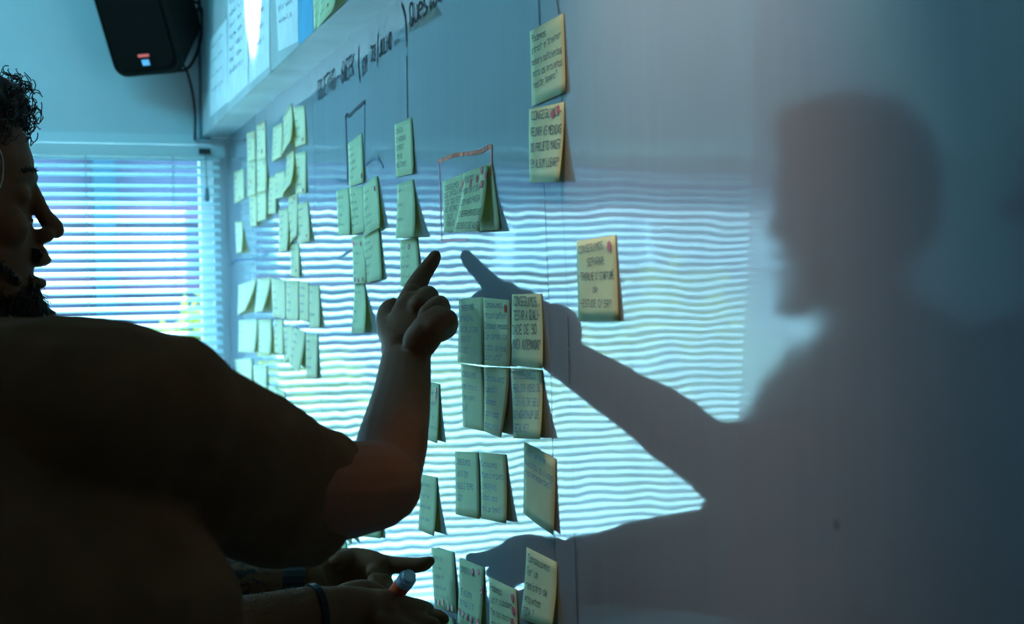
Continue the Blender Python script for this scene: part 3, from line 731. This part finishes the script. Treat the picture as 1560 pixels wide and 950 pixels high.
MB().tube([bk, (bk.x, YW-0.02, bk.z+0.03), (bk.x, YW, bk.z+0.03)], [0.014, 0.014, 0.014], n=10).build('bracket', M['black'], spk)
cz_ = [Q(262, 2, 3.38), Q(290, 1, 3.40), Q(305, 10, 3.42), Q(308, 40, 3.44), Q(302, 75, 3.44), Q(288, 102, 3.42), Q(272, 108, 3.38), Q(260, 103, 3.34)]
tag(MB().tube(cz_, [0.0035]*len(cz_), n=7).build('cable', M['cable'], smooth=True), 'black cable looping beside the speaker into its underside', 'cable', 'speaker cables')
cz_ = [Q(272, 94, 3.36), Q(283, 105, 3.44), Q(292, 135, 3.475), Q(297, 170, 3.48), Q(297, 212, 3.478)]
tag(MB().tube(cz_, [0.003]*len(cz_), n=7).build('cable', M['cable'], smooth=True), 'black cable running from speaker down to the window trim', 'cable', 'speaker cables')
cz_ = [Q(262, 22, 3.40), Q(292, 21, 3.42), Q(304, 8, 3.43), Q(300, -20, 3.44), Q(298, -80, 3.45)]
tag(MB().tube(cz_, [0.0035]*len(cz_), n=7).build('cable', M['cable'], smooth=True), 'upper black cable rising from speaker along the corner', 'cable', 'speaker cables')

# ------------------------------------------------------------------ people
def sphere_f(c, r):
    return lambda v: 0
SL = [(.119,.030,-.035,.030),(.106,.052,-.062,.052),(.086,.071,-.081,.066),(.062,.082,-.092,.074),(.036,.090,-.097,.077),(.012,.089,-.098,.077),
      (-.012,.083,-.094,.075),(-.040,.087,-.085,.071),(-.065,.090,-.070,.066),(-.085,.087,-.055,.061),(-.105,.084,-.038,.053),(-.121,.083,-.005,.040),(-.130,.070,.020,.026)]
def head(mb, F):
    """F: matrix from head space (x forward, y left, z up; origin at nasion height) to world"""
    T = MB(); rings = []
    for z, xf_, xb, wd in reversed(SL):
        cx, a = (xf_+xb)/2, (xf_-xb)/2; ring = []
        for j in range(36):
            t = 2*math.pi*j/36; c, s = math.cos(t), math.sin(t); e = 2/2.25
            ring.append(Vector((cx+a*math.copysign(abs(c)**e, c), wd*math.copysign(abs(s)**e, s), z)))
        rings.append(ring)
    T.loft(rings)
    T.tube([(.084,0,.010),(.0915,0,-.006),(.098,0,-.022),(.108,0,-.036)], [(.0075,.008),(.008,.008),(.0095,.009),(.0115,.011)], side=(0,1,0), n=12)
    T.ball((.1100,0,-.0405), (.0105,.0110,.0095))
    for s in (-1, 1):
        T.ball((.098, s*.0125, -.046), (.012,.0075,.0085))
        T.tube([(.088, s*.008, .017), (.083, s*.030, .020), (.070, s*.050, .014)], [(.008,.006),(.0085,.007),(.006,.005)], n=8)
        T.ball((.060, s*.046, -.040), (.024,.020,.024))
        T.ball((.074, s*.032, -.004), (.0125,.015,.0115))
        T.ball((-.006, s*.079, -.018), (.017,.0075,.031), Matrix.Rotation(s*0.25, 4, 'Z'))
        T.ball((-.002, s*.083, -.036), (.009,.006,.012))
        T.ball((.045, s*.040, -.100), (.03,.018,.018))
    T.tube([(.092,-.020,-.0765),(.0975,-.008,-.0735),(.0975,.008,-.0735),(.092,.020,-.0765)], [(.0045,.006),(.0065,.008),(.0065,.008),(.0045,.006)], n=8, side=(0,0,1))
    T.ball((.090,0,-.066), (.012,.018,.012))
    T.tube([(.086,-.019,-.097),(.0915,-.007,-.0985),(.0915,.007,-.0985),(.086,.019,-.097)], [(.0045,.006),(.0065,.009),(.0065,.009),(.0045,.006)], n=8, side=(0,0,1))
    T.ball((.077,0,-.120), (.017,.024,.014))
    T.xf(F); mb.add(T.v, T.f)
def curls(mb, roots, ln, rad, turns, thick=0.0007, drop=0.0):
    for p0, nrm in roots:
        n = (nrm+Vector((random.gauss(0,.35), random.gauss(0,.35), random.gauss(0,.35)))).normalized()
        a = n.orthogonal().normalized(); b = n.cross(a); L = ln*random.uniform(.6, 1.2); ph = random.uniform(0, 6.28); pts = []
        tr = turns*random.uniform(.6, 1.3); K_ = max(6, int(9*tr))
        for i in range(K_+1):
            t = i/K_; rr_ = rad*math.sin(min(1, t*2)*math.pi/2)
            pts.append(p0+n*L*t*(1-.3*t)+(a*math.cos(ph+t*tr*6.28)+b*math.sin(ph+t*tr*6.28))*rr_+Vector((0,0,-drop*t*t)))
        mb.tube(pts, [thick]*len(pts), n=3, sub=1, flat=(True, True))

SKIN1 = skin_material('skin_pointing_man')
# ---- bearded man (faces the board, +x)
YM = 1.65
nas = Q(56.5, 295, YM)
HO = Vector((nas.x-0.092, YM, nas.z))
F2 = Matrix.Translation(HO)
def H2(x, y, z): return F2 @ Vector((x, y, z))
lw = P(470, 889, 0.172); rw = P(488, 930, 0.185)
lel = Vector((-0.43, 1.80, 1.168)); rel = Vector((-0.43, 1.475, rw.z-0.012))
mid_l = lel.lerp(lw, 0.45); 
SKIN2 = skin_material('skin_bearded_man', (tuple(lel.lerp(lw, 0.35)), 0.15))
def torso(mb, pelvis, chest, neckb, side, sh, depth=.11):
    mb.tube([pelvis, pelvis.lerp(chest, .45), chest, chest.lerp(neckb, .6)], [(.165,.115),(.150,.10),(.175,depth),(.13,.085)], side=side, n=20)
    mb.tube([sh[0], sh[0].lerp(sh[1], .5)+Vector((0,0,.012)), sh[1]], [.050,.055,.050], n=14)
def legs(mb, pelvis, side):
    for s in (-1, 1):
        h = pelvis+side*s*.09+Vector((0,0,-.03)); k = h+Vector((0,0,-.44)); a = k+Vector((0,0,-.40))
        mb.tube([h, h.lerp(k,.5), k, k.lerp(a,.4), a], [.088,.078,.056,.055,.036], n=14)
        mb.tube([a+Vector((0,0,-.03)), a+fw_*.09+Vector((0,0,-.045)), a+fw_*.17+Vector((0,0,-.05))], [.036,.034,.024], n=10)
b2 = MB()
head(b2, F2)
neck2 = Vector((HO.x-.045, YM, HO.z-.225))
b2.tube([H2(-.020,0,-.075), H2(-.028,0,-.14), neck2], [.058,.056,.064], n=16)
side2 = Vector((0,1,0)); fw_ = Vector((1,0,0))
pel2 = Vector((-.58, YM+.02, .95)); ch2 = Vector((-.572, YM, 1.26))
sR, sL = Vector((-.63, 1.475, 1.385)), Vector((-.63, 1.83, 1.385))
torso(b2, pel2, ch2, neck2, side2, (sR, sL))
legs(b2, pel2, side2)
b2.tube([sR, sR.lerp(rel,.5), rel], [.052,.046,.040], n=14)
b2.tube([rel, rel.lerp(rw,.3), rel.lerp(rw,.7), rw], [(.040,.040),(.043,.040),(.034,.030),(.029,.023)], side=(0,0,1), n=14)
b2.tube([sL, sL.lerp(lel,.5), lel], [.052,.046,.040], n=14)
b2.tube([lel, lel.lerp(lw,.3), lel.lerp(lw,.7), lw], [(.043,.042),(.046,.042),(.037,.033),(.028,.022)], side=(0,0,1), n=14)
# left hand: palm towards the camera, index stretched to the board
def hp(px, py, d): return P(px, py, d)
b2.tube([lw, hp(505, 868, .135), hp(545, 866, .105), hp(575, 868, .085)], [(.025,.018),(.025,.017),(.027,.016),(.023,.014)], side=(0,0,1), n=14)
b2.tube([hp(500, 872, .14), hp(530, 885, .115), hp(562, 893, .095)], [.018,.020,.015], n=12)
b2.tube([hp(505, 858, .135), hp(545, 853, .105), hp(582, 858, .080)], [.013,.013,.012], n=12)
b2.tube([hp(575, 858, .083), hp(600, 860, .066), hp(625, 861, .048), hp(645, 859, .034), hp(655, 854, .026)], [.0125,.0108,.0103,.0092,.0068], n=12)
for i, (ax, ay, ad) in enumerate(((580, 872, .084), (582, 884, .088), (578, 895, .094))):
    b2.tube([hp(ax-12, ay, ad+.01), hp(ax+6, ay+2, ad-.008), hp(ax+2, ay+14, ad-.012), hp(ax-14, ay+14, ad-.002)], [.0095,.0092,.0082,.007], n=10)
th0 = hp(520, 858, .13)+Vector((0,.012,.002))
b2.tube([th0, hp(548, 850, .105)+Vector((0,.018,.0)), hp(575, 856, .085)+Vector((0,.02,0))], [.012,.0105,.008], n=10)
# right hand: back to the camera, holding the marker
b2.tube([rw, hp(520, 925, .160), hp(556, 926, .130), hp(588, 934, .108)], [(.026,.018),(.025,.017),(.023,.016),(.019,.014)], side=(0,0,1), n=14)
b2.tube([hp(505, 918, .165), hp(530, 903, .145), hp(556, 897, .122), hp(578, 902, .102), hp(592, 909, .094)], [.014,.013,.0115,.0095,.0075], n=12)
b2.tube([hp(560, 912, .125), hp(590, 913, .105), hp(618, 921, .082), hp(640, 925, .062), hp(652, 928, .050)], [.0125,.0118,.0108,.0100,.0085], n=12)
b2.tube([hp(585, 928, .110), hp(612, 936, .088), hp(640, 946, .066), hp(660, 950, .052)], [.012,.011,.010,.0085], n=12)
b2.tube([hp(580, 944, .116), hp(610, 955, .094), hp(640, 966, .072), hp(655, 972, .06)], [.012,.0108,.0098,.0082], n=12)
b2.tube([hp(572, 958, .122), hp(600, 972, .103), hp(625, 984, .086)], [.011,.0098,.008], n=12)
b2.tube([hp(650, 941, .045)+Vector((0,.02,0)), hp(672, 943, .030)+Vector((0,.02,0)), hp(684, 948, .022)+Vector((0,.02,0))], [.0095,.009,.0072], n=10)
man2 = remeshed(b2, 'person', SKIN2, 0.0030, origin=(-.66, YM, 0), it=3)
tag(man2, 'bearded curly-haired man in profile looking at the board, holding an orange marker', 'person')
# clothes, hair
c2 = MB()
c2.tube([pel2+Vector((0,0,-.06)), pel2.lerp(ch2,.45), ch2, ch2.lerp(neck2,.62)], [(.19,.150),(.19,.155),(.20,.160),(.15,.115)], side=side2, n=22)
c2.tube([sR, sR.lerp(sL,.5)+Vector((0,0,.035)), sL], [.066,.082,.066], n=14)
c2.tube([sR, sR.lerp(rel,.35), sR.lerp(rel,.70)], [.066,.068,.066], n=14, flat=(False, True))
c2.tube([sL, sL.lerp(lel,.35), sL.lerp(lel,.70)], [.066,.068,.066], n=14, flat=(False, True))
remeshed(c2, 'tshirt', M['cloth2'], 0.007, man2, it=4)
def trousers(pel, side, parent):
    c = MB()
    c.tube([pel+Vector((0,0,.06)), pel+Vector((0,0,-.08))], [(.175,.125),(.18,.13)], side=side, n=20)
    for s in (-1, 1):
        h = pel+side*s*.09+Vector((0,0,-.03)); k = h+Vector((0,0,-.44)); a = k+Vector((0,0,-.38))
        c.tube([h, k, a], [.100,.074,.064], n=14, flat=(False, True))
    remeshed(c, 'trousers', M['trousers'], 0.009, parent, it=3)
    for s in (-1, 1):
        a = pel+side*s*.09; a.z = .0
        MB().tube([a+Vector((0,0,.055))-fw_*.03, a+fw_*.08+Vector((0,0,.050)), a+fw_*.17+Vector((0,0,.038))], [(.046,.05),(.046,.046),(.036,.034)], side=side, n=12).build('shoe', M['shoe'], parent, smooth=True)
trousers(pel2, side2, man2)
hb = MB()
hb.ball(H2(-.012,0,.040), (.096,.086,.092)); hb.ball(H2(.045,0,.095), (.042,.062,.032)); hb.ball(H2(-.05,0,.0), (.062,.083,.080))
def hdisp(v): return 0.006*noise.noise(v*70)+0.003*noise.noise(v*160)
hr = remeshed(hb, 'hair', M['hair'], 0.004, man2, it=1, disp=hdisp)
def roots(me, org, keep, n):
    vs = [(v.co.copy()+org, v.normal.copy()) for v in me.vertices]; vs = [q for q in vs if keep(q[0])]
    return [random.choice(vs) for _ in range(n)]
okh = lambda q: (q-HO).z > 0.035+max(0, ((q-HO).x-.03))*0.55 or (q-HO).x < -.02
cm = MB(); curls(cm, roots(hr.data, ORG[hr.name], okh, 900), .022, .0055, 1.5)
cm.build('hair_curls', M['hair'], man2)
bm_ = MB()      # beard, moustache
rt = []
for i in range(1000):
    a = random.uniform(-1.35, 1.35); zz = random.uniform(-.132, -.088); 
    xx = .080*math.cos(a)-.004+(.010 if abs(a) < .5 else 0); yy = .050*math.sin(a)*1.15
    if abs(a) < .35 and zz > -.104: continue
    rt.append((H2(xx, yy, zz), Vector((math.cos(a)*.7, math.sin(a)*.5, -.75)).normalized()))
curls(bm_, rt, .026, .0030, .8, .0006, .006)
rt = []
for i in range(420):
    y = random.uniform(-.026, .026); rt.append((H2(.094-abs(y)*.35, y, random.uniform(-.070, -.061)), Vector((.75, y*18, -.62)).normalized()))
curls(bm_, rt, .012, .0016, .5, .0006, .003)
rt = []
for i in range(520):
    s = random.choice((-1, 1)); t = random.random(); rt.append((H2(.070-.075*t, s*(.054+.018*t), -.095+.075*t), Vector((.2, s*.8, -.5)).normalized()))
curls(bm_, rt, .012, .0025, .7, .0006, .003)
bm_.build('beard', M['hair'], man2)
bb = MB(); bb.ball(H2(.070,0,-.118), (.026,.036,.024)); bb.ball(H2(.086,0,-.136), (.020,.024,.024)); bb.ball(H2(.100,0,-.143), (.013,.015,.016))
remeshed(bb, 'beard_mass', M['hair'], 0.003, man2, it=1, disp=hdisp)
for s in (-1, 1):
    MB().ball(H2(.0725, s*.032, -.004), .0105, n=16, k=10).build('eye', M['eye'], man2, smooth=True)
    MB().ball(H2(.0812, s*.032, -.004), (.003,.0055,.0055), n=12).build('iris', M['iris'], man2, smooth=True)
    eb = MB(); curls(eb, [(H2(.088-abs(t-.35)*.02, s*(.012+.036*t), .020+.003*math.sin(t*3)), Vector((.6, s*.7, .1)).normalized()) for t in [random.random() for _ in range(110)]], .009, .0005, .3, .0006)
    eb.build('eyebrow', M['hair'], man2)
# spectacles pushed back at the temple
gl = [Q(-2, 228, 1.555), Q(3, 240, 1.555), Q(4, 262, 1.555), Q(1, 280, 1.555), Q(-5, 292, 1.555)]
MB().tube(gl, [0.0012]*5, n=6).build('spectacle_arm', M['chrome'], man2, smooth=True)
def band(name, c, axis, ra, rb, wdt, thick, m, parent):
    axis = axis.normalized(); a = Vector((0,0,1)); a = (a-axis*a.dot(axis)).normalized(); b = axis.cross(a)
    vs, fs, n = [], [], 28
    for j in range(n):
        t = 2*math.pi*j/n; e = a*math.cos(t)*ra+b*math.sin(t)*rb; o_ = e.normalized()*thick
        for q in (e-axis*wdt/2, e+o_-axis*wdt/2, e+o_+axis*wdt/2, e+axis*wdt/2): vs.append(c+q)
    for j in range(n):
        k = (j+1) % n
        for i in range(4): fs.append((4*j+i, 4*j+(i+1) % 4, 4*k+(i+1) % 4, 4*k+i))
    return obj(name, vs, fs, m, parent, smooth=False)
band('wristband', lel.lerp(lw, .955), lw-lel, .0285, .0235, .026, .0035, M['band'], man2)['label'] = 'wide dark wristband'
band('bracelet', rel.lerp(rw, .97), rw-rel, .0290, .0240, .008, .0028, M['bandg'], man2)['label'] = 'thin dark bracelet'
# forearm hair
ah = MB(); rt = []
for i in range(420):
    t = random.uniform(.25, .95); a = random.uniform(-1.0, 1.0); c = rel.lerp(rw, t); r_ = .042-.014*t
    rt.append((c+Vector((0, math.sin(a)*r_*.9, math.cos(a)*r_)), Vector((.5, math.sin(a)*.6, math.cos(a)))))
curls(ah, rt, .010, .0008, .3, .00025, .002); ah.build('arm_hair', M['hair'], man2)

# marker
mk = empty('marker', hp(605, 900, .090)); tag(mk, 'stubby orange marker with grey cap held in the lower hand', 'marker')
m0, m1, m2, m3 = hp(593, 916, .096), hp(616, 887, .088), hp(621, 880, .086), hp(624, 876, .085)
MB().tube([m0, m1], [.0098]*2, n=20, sub=1, flat=(True, True)).build('barrel', M['marker_o'], mk, smooth=False)
cp = MB().tube([m1, m2], [.0102]*2, n=20, sub=1, flat=(True, True)).build('cap', M['marker_c'], mk)
MB().tube([m2, m3], [.0080,.0076], n=20, sub=1, flat=(True, True)).build('cap_tip', M['marker_c'], cp)

# ---- pointing man (seen from behind)
side1 = Vector((-.912, .41, 0)); fwd1 = Vector((.41, .912, 0)); fw_ = fwd1
HO1 = Vector((-.655, 1.27, 1.635))
hf = Vector((.62, .78, 0)).normalized(); hl = Vector((-hf.y, hf.x, 0))
F1 = Matrix(((hf.x, hl.x, 0, HO1.x), (hf.y, hl.y, 0, HO1.y), (0, 0, 1, HO1.z), (0, 0, 0, 1)))
pel1 = Vector((-.575, 1.12, .95)); ch1 = Vector((-.575, 1.13, 1.25)); neck1 = Vector((-.635, 1.20, 1.455))
sR1 = Q(240, 640, 1.10); sL1 = Vector((-.79, 1.25, 1.42))
EL = Q(583, 742, 1.296); WR = P(619, 545, .09)
b1 = MB()
head(b1, F1)
b1.tube([F1 @ Vector((-.02,0,-.08)), F1 @ Vector((-.03,0,-.14)), neck1], [.060,.060,.070], n=16)
torso(b1, pel1, ch1, neck1, side1, (sR1, sL1))
legs(b1, pel1, side1)
up1 = Q(430, 745, 1.20)
b1.tube([sR1, up1, EL+Vector((-.004,0,.002))], [.056,.049,(.041)], n=16)
f1 = EL.lerp(WR, .3); f2 = EL.lerp(WR, .65)
f1 = Q(597, 675, 1.355); f2 = Q(611, 607, 1.435)
b1.tube([EL, f1, f2, WR], [(.034,.036),(.0355,.036),(.031,.030),(.0275,.021)], side=(1,0,0), n=16)
# hand: back to the camera, index to the board
b1.tube([WR, P(622, 515, .082), P(632, 485, .068), P(640, 462, .060)], [(.0275,.020),(.031,.018),(.030,.017),(.024,.013)], side=(1,0,0.35), n=16)
b1.tube([P(640, 520, .085), P(655, 500, .078), P(667, 485, .068)], [.020,.019,.015], n=12)
b1.tube([P(610, 510, .088), P(615, 480, .078), P(627, 448, .060)], [.016,.015,.013], n=12)
b1.tube([P(622, 465, .064), P(632, 440, .050), P(645, 417, .036), P(658, 399, .024), P(663, 390, .0195)], [.0145,.0132,.0108,.0092,.0080], n=14)
b1.tube([P(638, 465, .066), P(652, 449, .046), P(656, 458, .030), P(645, 474, .036)], [.0120,.0115,.0100,.0085], n=12)
b1.tube([P(652, 480, .070), P(669, 464, .050), P(673, 478, .034), P(660, 492, .040)], [.0120,.0115,.0100,.0085], n=12)
b1.tube([P(660, 498, .078), P(681, 485, .060), P(683, 501, .046), P(668, 512, .052)], [.0115,.0112,.0098,.0080], n=12)
b1.tube([P(605, 528, .100), P(592, 505, .098), P(587, 485, .092), P(590, 470, .082), P(600, 462, .072)], [.0145,.0135,.0110,.0095,.0075], n=12)
man1 = remeshed(b1, 'person', SKIN1, 0.0030, origin=(-.60, 1.13, 0), it=3)
tag(man1, 'man in black t-shirt seen from behind pointing at the board with his index finger', 'person')
c1 = MB()
c1.tube([pel1+Vector((0,0,-.08)), pel1.lerp(ch1,.5), ch1, ch1.lerp(neck1,.70)], [(.250,.16),(.258,.155),(.250,.15),(.140,.10)], side=side1, n=24)
shR, shL = Q(225, 560, 1.10), sL1
c1.tube([Q(250, 618, 1.10), Q(150, 582, 1.12), Q(0, 572, 1.16), sL1], [.057,.043,.044,.062], n=18)
c1.tube([Q(60, 620, 1.13), Q(170, 640, 1.09), Q(250, 650, 1.09)], [(.07,.08),(.075,.08),(.07,.06)], side=(0,0,1), n=18)
# sleeve, hanging loose under the arm
def dsz(h, y): return h/2167*y*1.0
sl_pts = [(235, 640, 1.09, 125), (310, 690, 1.115, 128), (370, 716, 1.15, 129), (430, 747, 1.19, 121), (465, 757, 1.215, 112), (499, 765, 1.245, 106)]
c1.tube([Q(a_, b_, y_) for a_, b_, y_, h_ in sl_pts], [(dsz(h_, y_), .058-.005*i) for i, (a_, b_, y_, h_) in enumerate(sl_pts)], side=(.28,0,1), n=22, flat=(False, True))
def cdisp(v):
    return 0.0035*noise.noise(v*14)+0.0025*noise.noise(Vector((v.x*30, v.y*12, v.z*18)))+0.0008*noise.noise(v*70)
remeshed(c1, 'tshirt', M['cloth'], 0.005, man1, it=5, disp=cdisp)
trousers(pel1, side1, man1)
hb = MB(); 
hb.ball(F1 @ Vector((-.012,0,.038)), (.102,.086,.088), F1); hb.ball(F1 @ Vector((-.045,0,-.005)), (.062,.082,.078), F1)
hr1 = remeshed(hb, 'hair', M['hair'], 0.004, man1, it=1, disp=hdisp)
for s in (-1, 1):
    MB().ball(F1 @ Vector((.0725, s*.032, -.004)), .0105, n=16, k=10).build('eye', M['eye'], man1, smooth=True)
    MB().ball(F1 @ Vector((.0812, s*.032, -.004)), (.003,.0055,.0055), n=12).build('iris', M['iris'], man1, smooth=True)
